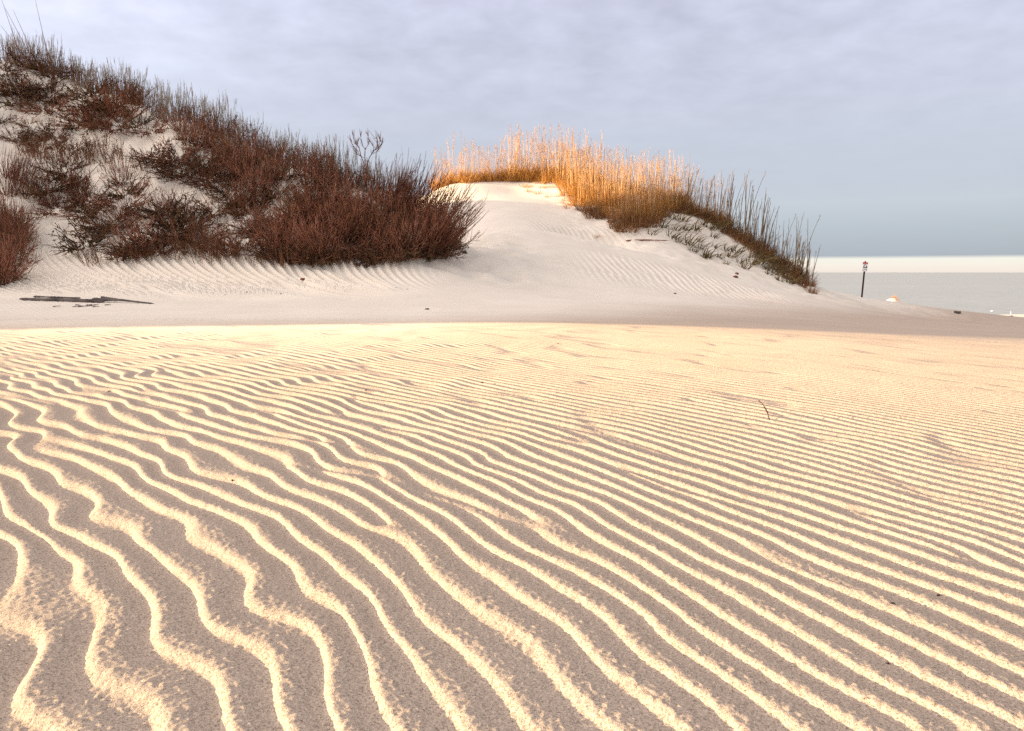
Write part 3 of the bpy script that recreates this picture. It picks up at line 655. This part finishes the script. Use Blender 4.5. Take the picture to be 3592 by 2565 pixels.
def lump(name, m, size, seed, loc, parent=None, rot=(0, 0, 0)):
    import bmesh
    r = random.Random(seed); bm = bmesh.new(); bmesh.ops.create_icosphere(bm, subdivisions=3, radius=1)
    ph = [r.uniform(0, 6) for _ in range(6)]
    for v in bm.verts:
        k = 1+.18*math.sin(3*v.co.x+ph[0])+.14*math.sin(4*v.co.y+ph[1])+.12*math.sin(5*v.co.z+ph[2])+.06*math.sin(9*v.co.x+ph[3])*math.sin(8*v.co.y+ph[4])
        v.co = Vector((v.co.x*k*size[0], v.co.y*k*size[1], v.co.z*k*size[2]))
    me = bpy.data.meshes.new(name); bm.to_mesh(me); bm.free(); me.materials.append(M[m])
    for p in me.polygons: p.use_smooth = True
    o = bpy.data.objects.new(name, me); o.location = loc; o.rotation_euler = rot; return link(o, parent)
def stick(name, m, pts, r0, r1, parent=None, sides=7, wob=.15, seed=1):
    r = np.random.default_rng(seed); p = np.array(pts, float)
    t = np.linspace(0, len(p)-1, 26); i = np.minimum(t.astype(int), len(p)-2); f = (t-i)[:, None]; q = p[i]*(1-f)+p[i+1]*f
    q[1:-1] += np.cumsum(r.normal(0, .02*np.linalg.norm(p[-1]-p[0])/26, (24, 3)), 0)*.5
    rad = np.linspace(r0, r1, 26)*(1+wob*r.normal(0, 1, 26)); rad[0] *= .5; rad[-1] *= .3
    return link(bpy.data.objects.new(name, mesh_of(name, [tubes(q[None], rad[None], sides)], m)), parent)
def gp(u, v, up=0.0, y0=1.0, y1=60):
    x, y, z, _ = ray_hit(u, v, y0, y1); return (x, y, z+up)
# driftwood on the flat at the left
a, c, d_ = gp(44, 668, .03), gp(140, 671, .035), gp(232, 674, .03)
wd = tag(empty('driftwood_log', (a[0], a[1], a[2]-.03)), 'long dark weathered driftwood log half buried in sand below the left dune', 'driftwood')
rel = lambda p, o: tuple(p[i]-o.location[i] for i in range(3))
bpy.context.view_layer.update()
stick('trunk', 'drift', [rel(a, wd), rel(c, wd), rel(d_, wd)], .022, .032, wd, 9, .05, 3)
stick('split_splinter', 'drift', [rel(gp(75, 667, .06), wd), rel(gp(180, 670, .06), wd)], .02, .015, wd, 6, .12, 4)
a, c, d_ = gp(205, 672, .05), gp(270, 673, .05), gp(342, 676, .01)
w2 = tag(empty('driftwood_log', (a[0], a[1], a[2]-.03)), 'shorter broken driftwood piece with branch stubs at the right end of the long log', 'driftwood')
stick('trunk', 'drift', [rel(a, w2), rel(c, w2), rel(d_, w2)], .032, .012, w2, 9, .08, 5)
stick('branch_stub', 'drift', [rel(gp(225, 671, .08), w2), rel(gp(265, 672, .05), w2)], .025, .02, w2, 6, .12, 6)
for i in range(14):
    u = PR.uniform(85, 240); v = PR.uniform(678, 684); p = gp(u, v, .01)
    o = stick('wood_chip', 'drift', [(0, 0, 0), (PR.uniform(.05, .14), PR.uniform(-.03, .03), .01)], (.008), .004, None, 6, .3, 40+i); o.location = p
    tag(o, 'small dark wood chip on the sand in front of the driftwood log', 'wood chip', 'wood chips in front of the log')
# litter on the smooth sand
def bit(u, v, label, s=.03, m='pebble', cat='debris', y0=1.0, flat=.5, seed=0):
    p = gp(u, v, s*flat*.4, y0); return tag(lump('debris', m, (s, s*.7, s*flat), seed, p), label, cat)
bit(1031, 563, 'small dark leaf scrap on smooth sand right of the thicket end', .075, 'pebble', 'debris', 9, .4, 1)
bit(948, 688, 'tiny dark pebble on the smooth shaded sand below the thicket', .03, 'pebble', 'pebble', 9, .6, 2)
bit(1633, 617, 'red-brown driftwood lump on sand below the green tufts', .10, 'rededge', 'debris', 9, .35, 3)
bit(1636, 609, 'smaller red-brown scrap just above the red-brown lump', .08, 'rededge', 'debris', 9, .4, 4)
bit(1499, 653, 'tiny dark speck of debris on the flat left of the ridge end', .035, 'pebble', 'pebble', 9, .5, 5)
bit(1981, 1350, 'dark shell fragment on the rippled sand at lower right', .005, 'pebble', 'shell', 1, .5, 6)
bit(516, 1070, 'small round dark pebble in a ripple trough at left', .004, 'pebble', 'pebble', 1, .8, 7)
bit(242, 870, 'small dark wood bit on a far ripple at left', .009, 'pebble', 'debris', 1, .4, 8)
bit(1240, 767, 'little sand-coloured shell casting a wind tail near the shadow edge', .015, 'pebble', 'shell', 1, .5, 9)
bit(1071, 856, 'dark bit on the fine ripples in the middle', .008, 'pebble', 'debris', 1, .5, 10)
bit(813, 872, 'dark bit on the fine ripples left of the middle', .007, 'pebble', 'debris', 1, .5, 11)
bit(1972, 1480, 'tiny dark pebble in a trough at the lower right', .003, 'pebble', 'pebble', 1, .8, 12)
bit(2083, 1333, 'tiny pebble on a ripple at the right edge', .004, 'pebble', 'pebble', 1, .8, 13)
bit(672, 622, 'dark leaf scrap on sand under the thicket', .06, 'rededge', 'debris', 9, .4, 14)
for i, (u, v) in enumerate(((500, 655), (520, 652), (548, 650), (600, 649), (624, 655), (880, 640), (905, 644))):
    o = bit(u, v, 'small dark scrap of beach litter on the pale flat below the thicket', .015, 'pebble', 'debris', 9, .35, 20+i); o['group'] = 'litter scraps on the flat'
p0 = gp(1711, 936, 0.0)
tw = stick('standing_twig', 'postwood', [(0, 0, -.02), (-.012, .01, .035), (-.032, .03, .075), (-.048, .04, .088)], .0028, .0018, None, 6, .2, 60); tw.location = p0
tag(tw, 'thin dark crooked twig sticking out of the rippled sand at right', 'twig')
p0 = gp(1390, 538, .03, 9)
fb = stick('fallen_branch', 'bark', [(0, 0, .02), (.7, .05, .05), (1.5, -.05, .02)], .03, .012, None, 7, .15, 61); fb.location = p0
tag(fb, 'thin bare branch lying on white sand under the sand nose', 'branch')
# tall bare stalks at the far upper left
for i, ((u0, v0), (u1, v1)) in enumerate((((65, 172), (2, -5)), ((118, 180), (78, -3)), ((105, 178), (10, 15)), ((100, 165), (28, 20)), ((92, 150), (0, 55)))):
    x, y, z, _ = ray_hit(u0, v0); A_ = at(u0, v0, y); B_ = at(u1, v1, y-.3)
    ms = stick('tall_bare_stalk', 'bark', [(0, 0, -.1), ((B_[0]-x)*.55, -.1, (B_[2]-z)*.45), (B_[0]-x, -.3, B_[2]-z)], .012, .004, None, 5, .05, 70+i); ms.location = (x, y, z)
    tag(ms, ['tallest dark bare stalk leaning left at the top left corner', 'dark bare stalk leaning slightly left, rightmost of the tall ones', 'long thin stalk arching left across the others', 'faint thin stalk between the two darkest ones', 'low arching stalk that runs off the left edge'][i], 'stalk')
# bare willowy shrub above the thicket
x, y, z, _ = ray_hit(815, 425)
r = np.random.default_rng(88)
ws = tag(empty('willowy_shrub', (x, y-.1, z+.1)), 'tall bare shrub with curling upper branches rising above the thicket into the sky', 'shrub')
st = np.array([[[0, 0, 0], [.02, 0, .3], [.0, 0, .6], [-.02, 0, .85], [.0, 0, 1.05]], [[0, 0, 0], [.03, 0, .3], [.04, 0, .6], [.10, 0, .8], [.24, 0, 1.0]], [[0, 0, 0], [-.02, 0, .3], [-.03, 0, .6], [-.12, 0, .85], [-.17, 0, 1.1]]], float)
tops = []
for (bx, bz, ex, ez) in ((0, 1.0, .10, 1.45), (0, 1.0, -.02, 1.38), (.24, .98, .42, 1.38), (.24, .98, .30, 1.35), (.24, .98, .50, 1.22), (-.17, 1.05, -.22, 1.42), (-.17, 1.05, -.08, 1.25), (-.17, .95, -.28, 1.25), (.1, .8, .22, 1.2), (-.05, .8, -.2, 1.0), (.2, .9, .38, 1.05)):
    t = np.linspace(0, 1, 5)[:, None]; q = np.array([bx, 0, bz])*(1-t)+np.array([ex, 0, ez])*t+np.array([.07, 0, .02])*np.sin(t*3.14)*np.sign(ex); q[:, 0] -= .10*t[:, 0]**3; tops.append(q)
tops = np.array(tops); fi = twigs(r, tops, 14, (.06, .15), 4, .35, .1, .5)
link(bpy.data.objects.new('branches', mesh_of('branches', [tubes(st, taper(3, 5, .016, .010)), tubes(tops, taper(len(tops), 5, .008, .004))], 'bark')), ws)
link(bpy.data.objects.new('twigs', mesh_of('twigs', [tubes(fi, taper(len(fi), 4, .006, .003))], 'bark')), ws)
# pale dead twigs over the shrubs
for i, pts in enumerate((((270, 615-40), (262, 540), (300, 515), (330, 525)), ((330, 525), (325, 570), (310, 585)), ((470, 500), (452, 470), (440, 450)), ((800, 500), (770, 460), (820, 455)))):
    P3 = [np.array(gp(u, v, .35, 9)) for u, v in pts]; o = stick('pale_dead_branch', 'barkpale', [tuple(q-P3[0]) for q in P3], .012, .006, None, 5, .1, 90+i); o.location = P3[0]
    tag(o, ['pale arched dead branch over the dark shrubs above the ribbed sand', 'pale branch hanging down from the arched dead branch', 'pale dead branch in the middle of the left dune', 'pale dead branch caught in the dense thicket'][i], 'branch')
# far things beyond the brow
gm_ = [(59.5, 29.7), (59.3, 27.6)]
for i in range(26):
    X_ = 26.8+PR.random()*3.6; Y_ = 58.6+PR.random()*1.5
    plant(None, 'orange_grass_clump', 'leafy', X_, Y_, 'orange sunlit grass clump on the little mound behind the brow right of the sign', 'grass', 'grass on the far mound', .28, 0, .2)
p = gp(2126, 697, .05, 30); ob = boxes('beached_block', 'woodgrey', [(-.10, .10, -.08, .08, -.04, .045), (-.10, -.06, -.09, .09, .045, .06)], None, .01); ob.location = p
tag(ob, 'small dark wooden block on the brow of the sand before the sea', 'block')
for i, (u, v, D) in enumerate(((2111.5, 688.5, 102), (2203, 690.5, 99))):
    x, y, z = at(u, v, D)
    by = tag(empty('buoy', (x, y, -4.2)), ['small white round float on the sea, the left one of two', 'small white round float on the sea above the lit beach strip'][i], 'buoy')
    lump('float_ball', 'float', (.10, .10, .11), 5+i, (0, 0, .07), by); boxes('mooring_ring', 'woodgrey', [(-.02, .02, -.02, .02, .17, .21)], by, .004)
x, y, z = at(2244, 704, 84)
z = float(ground_z(np.array([x]), np.array([y]))[0])
stp = boxes('white_stake', 'float', [(-.022, .022, -.022, .022, -.2, .46)], None, .004); stp.location = (x, y, z)
tag(stp, 'thin white stake on the lit beach strip at the far right', 'stake')
x, y, z = at(2244, 710, 38); z = float(ground_z(np.array([x]), np.array([y]))[0])
tag(lump('seaweed_clump', 'weedclump', (.10, .07, .06), 77, (x, y, z+.02)), 'dark ragged clump of seaweed on the brow in front of the white stake', 'seaweed')
